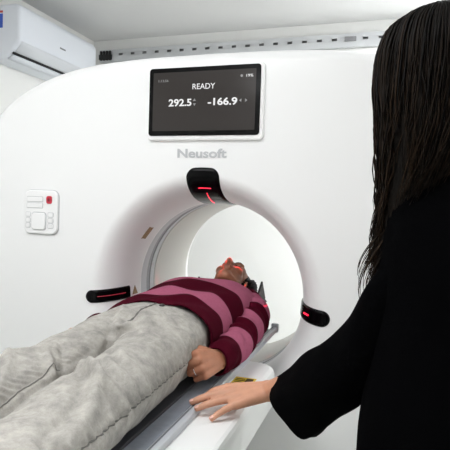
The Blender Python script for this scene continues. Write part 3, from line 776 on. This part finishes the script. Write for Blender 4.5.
# ------------------------------------------------------------------ the woman standing at the table
wom = thing('person', 'long-haired person in a black coat standing beside the table with one hand on its rail', 'person', (.16, 1.0, 0))
WF0 = V(-math.sin(math.radians(22)), math.cos(math.radians(22)), 0)
tilt = math.radians(14)
wF = WF0*math.cos(tilt)-V(0,0,1)*math.sin(tilt); wU = WF0*math.sin(tilt)+V(0,0,1)*math.cos(tilt); wR = np.cross(wF, wU)
wC = V(.082, 1.005, 1.595)
mb = MB(); nails = []
add_head(mb, wC, wR, wU, wF, .98)
mb.cone(wC+V(.005,-.03,-.06), .052, V(.125,.985,1.40), .058)
rk = [(1.42,.09,.06),(1.37,.165,.085),(1.25,.160,.10),(1.10,.135,.09),(.95,.165,.105),(.86,.165,.10)]
mb.loft([[(.155+w*math.cos(a)*.97, .99+d_*math.sin(a)+w*math.cos(a)*-.15, z) for a in ang] for z, w, d_ in rk])
for sx in (-1, 1):
    mb.chain([V(.155+sx*.085,.985,.88), V(.155+sx*.09,.99,.50), V(.155+sx*.09,.975,.09)], [.085,.055,.036])
    mb.chain([V(.155+sx*.09,.975,.06), V(.155+sx*.10,1.11,.035)], [.034,.026])
wl = V(-.276,1.262,.893)
mb.chain([V(.10,1.0,1.36), V(.062,1.01,1.32), V(-.055,1.075,1.05), wl], [.06,.045,.034,.0235])
add_hand(mb, wl, (-.905,-.38,-.13), (-.12,-.34,.93), +1,
    [(12,24,16),(5,8,6),(4,7,6),(6,10,6)], (5,1,-3,-20), [(.034,.046,-.016),(.043,.078,-.022),(.043,.104,-.030)], 1.14, nails)
mb.chain([V(.24,.975,1.36), V(.315,.965,1.35), V(.36,.95,1.08), V(.345,1.01,.86)], [.06,.050,.038,.023])
add_hand(mb, (.345,1.012,.855), (-.02,.15,-1), (1,.1,0), -1, [(15,22,15),(18,25,15),(22,28,18),(25,30,18)], (5,1,-3,-7), [(.034,.046,-.016),(.044,.076,-.024),(.046,.100,-.034)], 1.0, nails)
wm = remesh(mb, .0034, 3)
wb = bvh_of(wm)
obj('body', wm, M['skin_w'], wom, smooth=True, fix=False)
face_marks(wC, wR, wU, wF, .98, wom, wb, M['skin_w'])
for q in nails: obj('fingernail', q, M['nail'], wom, smooth=True)
# coat
mb = MB()
ck = [(1.500,.062,.060,.118),(1.470,.085,.075,.120),(1.43,.130,.098,.136),(1.39,.160,.112,.152),(1.32,.172,.122,.155),(1.18,.186,.128,.158),(1.05,.188,.130,.150),(.93,.200,.138,.150),(.75,.215,.15,.165),(.55,.228,.16,.167),(.40,.235,.165,.168)]
zz = np.linspace(1.50, .40, 70)[::-1]; Kc = interp_s(sorted([tuple(q) for q in ck]), zz)
mb.loft([[(Kc[i,2]+Kc[i,0]*math.cos(a)*.985, .99+Kc[i,1]*math.sin(a)-Kc[i,0]*math.cos(a)*.15, zz[i]) for a in ang] for i in range(70)])
mb.chain([V(.235,.975,1.355), V(.325,.962,1.335), V(.372,.948,1.08), V(.352,1.0,.90)], [.075,.075,.066,.062])
mb.chain([V(.095,1.0,1.36), V(.068,1.005,1.34), V(.055,1.03,1.20)], [.075,.070,.07])
cm = remesh(mb, .009, 6); c = get_co(cm); n = get_no(cm)
c += n*(.006*nz(c,(7,7,3))+.003*nz(c,(20,20,8),3.))[:,None]; set_co(cm, c)
coat = obj('coat', cm, M['coat'], wom, smooth=True, fix=False); coat['label'] = 'long black coat with wide sleeves'
# wide bell sleeve of the raised arm, open at the cuff
keys = [ # t, top point, bottom point, half thickness
 (0.0, -.256,1.250,.926, -.148,1.150,.836, .050),
 (.06, -.243,1.240,.938, -.140,1.14,.845, .054),
 (.35, -.150,1.155,1.035, -.105,1.085,.908, .062),
 (.70, -.046,1.070,1.150, -.035,1.03,.995, .068),
 (.88, -.006,1.035,1.235, .022,1.00,1.08, .072),
 (1.0, .045,1.020,1.33, .075,.99,1.18, .07)]
tt = np.linspace(0, 1, 60); Kk = interp_s(keys, tt); rings = []; aa = np.arange(48)*2*PI/48
for i in range(60):
    T, B = Kk[i,:3], Kk[i,3:6]; c_ = (T+B)/2; h = (T-B)/2
    e = np.cross(h, V(-.6,.45,-.6)); e /= np.linalg.norm(e)
    w = 1+.07*np.sin(aa*5+tt[i]*6)*(1-tt[i])
    rings.append(c_+h*(np.sin(aa)*w)[:,None]+e*(Kk[i,6]*np.cos(aa)*w)[:,None])
R0 = np.array(rings); fl = R0.reshape(-1,3); cc_ = np.repeat(R0.mean(1), 48, axis=0); rad = fl-cc_; rad /= np.linalg.norm(rad, axis=1)[:,None]
fl = fl+rad*(.006*nz(fl,(12,12,12)))[:,None]; R0 = fl.reshape(60,48,3)
ins = [R0[k].mean(0)+(R0[k]-R0[k].mean(0))*.9 for k in (22,10,4,0)]
b = MB().grid(np.concatenate([np.array(ins), R0]), closed_v=True)
obj('sleeve', b, M['coat'], coat, smooth=True)
b = MB()
for sx in (-1, 1): b.chain([V(.155+sx*.095,.985,.80), V(.155+sx*.095,.99,.45), V(.155+sx*.095,.975,.075)], [.088,.075,.068])
obj('trousers', remesh(b, .01, 4), M['trouser'], wom, smooth=True, fix=False)
for sx in (-1, 1):
    b = MB().chain([V(.155+sx*.092,.95,.048), V(.155+sx*.095,1.04,.045), V(.155+sx*.10,1.135,.034)], [.045,.044,.032])
    m_ = remesh(b, .008, 4); c = get_co(m_); c[:,2] = np.maximum(c[:,2], .001); set_co(m_, c)
    obj('shoe', m_, M['shoe'], wom, smooth=True, fix=False)
# hair: a soft mass of long hair plus separate locks
HB = wC + V(.0,-.012,.0)
def hair_ring(z, rx, ry, ox, oy, m=72):
    aa = np.arange(m)*2*PI/m; ring = []
    for a in aa:
        dd = V(math.cos(a), math.sin(a), 0); fr = dd@WF0
        k = 1.0
        if z < 1.665: k = 1-.62*smoothstep(.45,.85,fr)*smoothstep(1.67,1.63,z)
        ring.append((HB[0]+ox+rx*math.cos(a)*k, HB[1]+oy+ry*math.sin(a)*k, z))
    return ring
hk = [(1.14,.018,.018,-.060,.045),(1.18,.030,.026,-.062,.045),(1.26,.046,.040,-.055,.035),(1.36,.066,.065,-.030,.015),(1.45,.098,.095,-.003,-.005),(1.53,.112,.114,.001,-.004),(1.60,.119,.118,0,0),(1.65,.113,.114,0,0),(1.685,.094,.096,0,0),(1.708,.055,.062,0,0),(1.718,.022,.026,0,0)]
zz = np.linspace(1.14, 1.718, 70); Kh = interp_s(hk, zz)
R0 = np.array([hair_ring(zz[i], *Kh[i]) for i in range(70)]); fl = R0.reshape(-1,3)
a_ = np.arctan2(fl[:,1]-HB[1], fl[:,0]-HB[0]); cc_ = np.repeat(R0.mean(1), 72, axis=0); rad = fl-cc_; rad /= np.linalg.norm(rad, axis=1)[:,None]+1e-9
g = np.sin(a_*34+4*nz(fl,(8,8,3)))*.0025+.006*nz(fl,(10,10,4),2.)
fl += rad*g[:,None]
hb_ = MB().loft(fl.reshape(70,72,3)); tone = [np.clip(.12+.15*nz(fl,(30,30,3)),0,1)]
n_str = 1500
for s in range(n_str):
    a = random.uniform(0, 2*PI); dd = V(math.cos(a), math.sin(a), 0); fr = dd@WF0
    if fr > .62: continue
    left = dd@V(-1,.1,0)
    zend = random.uniform(1.36, 1.43) if left < .75 else random.uniform(1.19, 1.34)
    z_s = 1.712; nn = 24; ph = random.gauss(0, 1.0)+a*5; amp = random.uniform(.004,.012); fq = random.uniform(26,36)
    lift = random.uniform(-.006,.005)
    pts = []; rs = []; r0 = random.uniform(.0007,.0019)
    for q in np.linspace(0, 1, nn):
        z = z_s+(zend-z_s)*q**1.25
        kx, ky, ox, oy = interp_s(hk, [max(z,1.18)])[0]
        w = amp*(1+.3*(left > .4))*smoothstep(.15,.9,q)
        drift = smoothstep(.5,1,q)*(1 if left > .5 else 0)
        p = V(HB[0]+ox+(kx+lift)*dd[0]+w*math.sin(z*fq+ph)-.004*drift, HB[1]+oy+(ky+lift)*dd[1]+w*math.cos(z*fq*.8+ph)+.03*drift, z)
        pts.append(p); rs.append(r0*(1-.75*q**3)*min(1,.3+q*6))
    hb_.tube(pts, rs, 5); tv = random.random()**2*.8
    tv = tv if left < .35 else random.random()**1.3*1.1
    tone.append(np.repeat(np.clip(np.linspace(.2, 1, nn)**1.2*tv, 0, 1), 5))
# wavy locks at her left side, falling in front of the shoulder
for s in range(90):
    q0 = s/89.; xo = -.098+random.uniform(-.006,.045); yo = random.uniform(-.03,.06); ph = random.uniform(0,1.6); zend = random.uniform(1.165,1.28)
    pts = []; rs = []; r0 = random.uniform(.0014,.0036); nn = 30
    for q in np.linspace(0, 1, nn):
        z = 1.60+(zend-1.60)*q
        off = .011*math.sin((1.6-z)*27+ph)*smoothstep(.1,.6,q)
        px = HB[0]+xo+off+.010*smoothstep(.25,.6,q)-.036*smoothstep(.62,1,q)
        pts.append(V(px, HB[1]+yo+.03*q+.008*math.cos((1.6-z)*22+ph), z)); rs.append(r0*(1-.85*q**2.5)*min(1,.3+q*5))
    hb_.tube(pts, rs, 6); tone.append(np.repeat(np.linspace(.1,1,nn)**1.3*random.uniform(.2,.95), 6))
me = hb_.mesh('hair'); attr(me, 'tone', np.concatenate(tone))
obj('hair', me, M['hair_w'], wom, smooth=True)

# ------------------------------------------------------------------ lights
def panel(name, label, x, y, w, l, power):
    t = thing(name, label, 'ceiling light', (x, y, ZC), 'ceiling panels')
    b = MB(); e = .03
    for lo, hi in (((x-w/2,y-l/2),(x+w/2,y-l/2+e)),((x-w/2,y+l/2-e),(x+w/2,y+l/2)),((x-w/2,y-l/2+e),(x-w/2+e,y+l/2-e)),((x+w/2-e,y-l/2+e),(x+w/2,y+l/2-e))):
        b.box((lo[0],lo[1],ZC-.014),(hi[0],hi[1],ZC))
    obj('frame', b, M['alu'], t)
    obj('diffuser', MB().box((x-w/2+e,y-l/2+e,ZC-.009),(x+w/2-e,y+l/2-e,ZC-.001)), M['lamp'], t)
    L = bpy.data.lights.new(name, 'AREA'); L.shape = 'RECTANGLE'; L.size = w-.1; L.size_y = l-.1; L.energy = power; L.color = (.955,.972,1)
    o = bpy.data.objects.new('panel_lamp', L); link(o, t); o.location = (0,0,-.02)
panel('ceiling_light', 'square led ceiling panel above the patient table near the camera', -1.05, .35, 1.2, 1.2, 25)
panel('ceiling_light', 'square led ceiling panel in front of the scanner near the right wall', 1.2, .9, .6, 1.2, 5)
panel('ceiling_light', 'added unseen led ceiling panel that brightens the wall behind the scanner', .95, 3.0, .6, .9, 115)  # unseen lamp, added to light the back wall behind the bore
panel('ceiling_light', 'square led ceiling panel at the near left behind the camera', -.9, -1.5, 1.2, .6, 7)

def laser(name, loc, target, power, axis, eps):
    L = bpy.data.lights.new(name, 'SPOT'); L.energy = power; L.color = (1,.05,.09); L.spot_size = math.radians(100); L.spot_blend = .3; L.shadow_soft_size = 0
    L.use_nodes = True; nt = L.node_tree; N = nt.nodes; e = N['Emission']
    g = N.new('ShaderNodeNewGeometry'); sp = N.new('ShaderNodeSeparateXYZ'); nt.links.new(g.outputs['Incoming'], sp.inputs[0])
    ab = N.new('ShaderNodeMath'); ab.operation = 'ABSOLUTE'; nt.links.new(sp.outputs[axis], ab.inputs[0])
    lt = N.new('ShaderNodeMath'); lt.operation = 'LESS_THAN'; lt.inputs[1].default_value = eps; nt.links.new(ab.outputs[0], lt.inputs[0])
    nt.links.new(lt.outputs[0], e.inputs['Strength'])
    o = bpy.data.objects.new(name, L); link(o, gan); o.location = V(*loc)-np.array(gan.location)
    d = Vector(target)-Vector(loc); o.rotation_euler = d.to_track_quat('-Z', 'Y').to_euler()
laser('laser_overhead', (GX+.003, 2.214, GZ+.34), (GX, 2.214, 1.0), 34, 'Y', .011)
laser('laser_sagittal', (GX-.022, 2.16, GZ+.335), (GX-.022, 2.10, 1.0), 26, 'X', .008)
laser('laser_side', (GX+.345, 2.03, .978), (GX, 2.0, .978), 16, 'Z', .012)

# faint surroundings light (room is closed; only fills behind glassy reflections)
w = bpy.data.worlds.new('world'); S.world = w; w.use_nodes = True
w.node_tree.nodes['Background'].inputs[0].default_value = (.9,.95,1,1); w.node_tree.nodes['Background'].inputs[1].default_value = .3
S.view_settings.view_transform = 'Standard'; S.view_settings.look = 'None'; S.view_settings.gamma = 1; S.view_settings.use_curve_mapping = False
S.view_settings.exposure = -0.18
S.cycles.use_denoising = True
S.cycles.max_bounces = 10; S.cycles.diffuse_bounces = 6
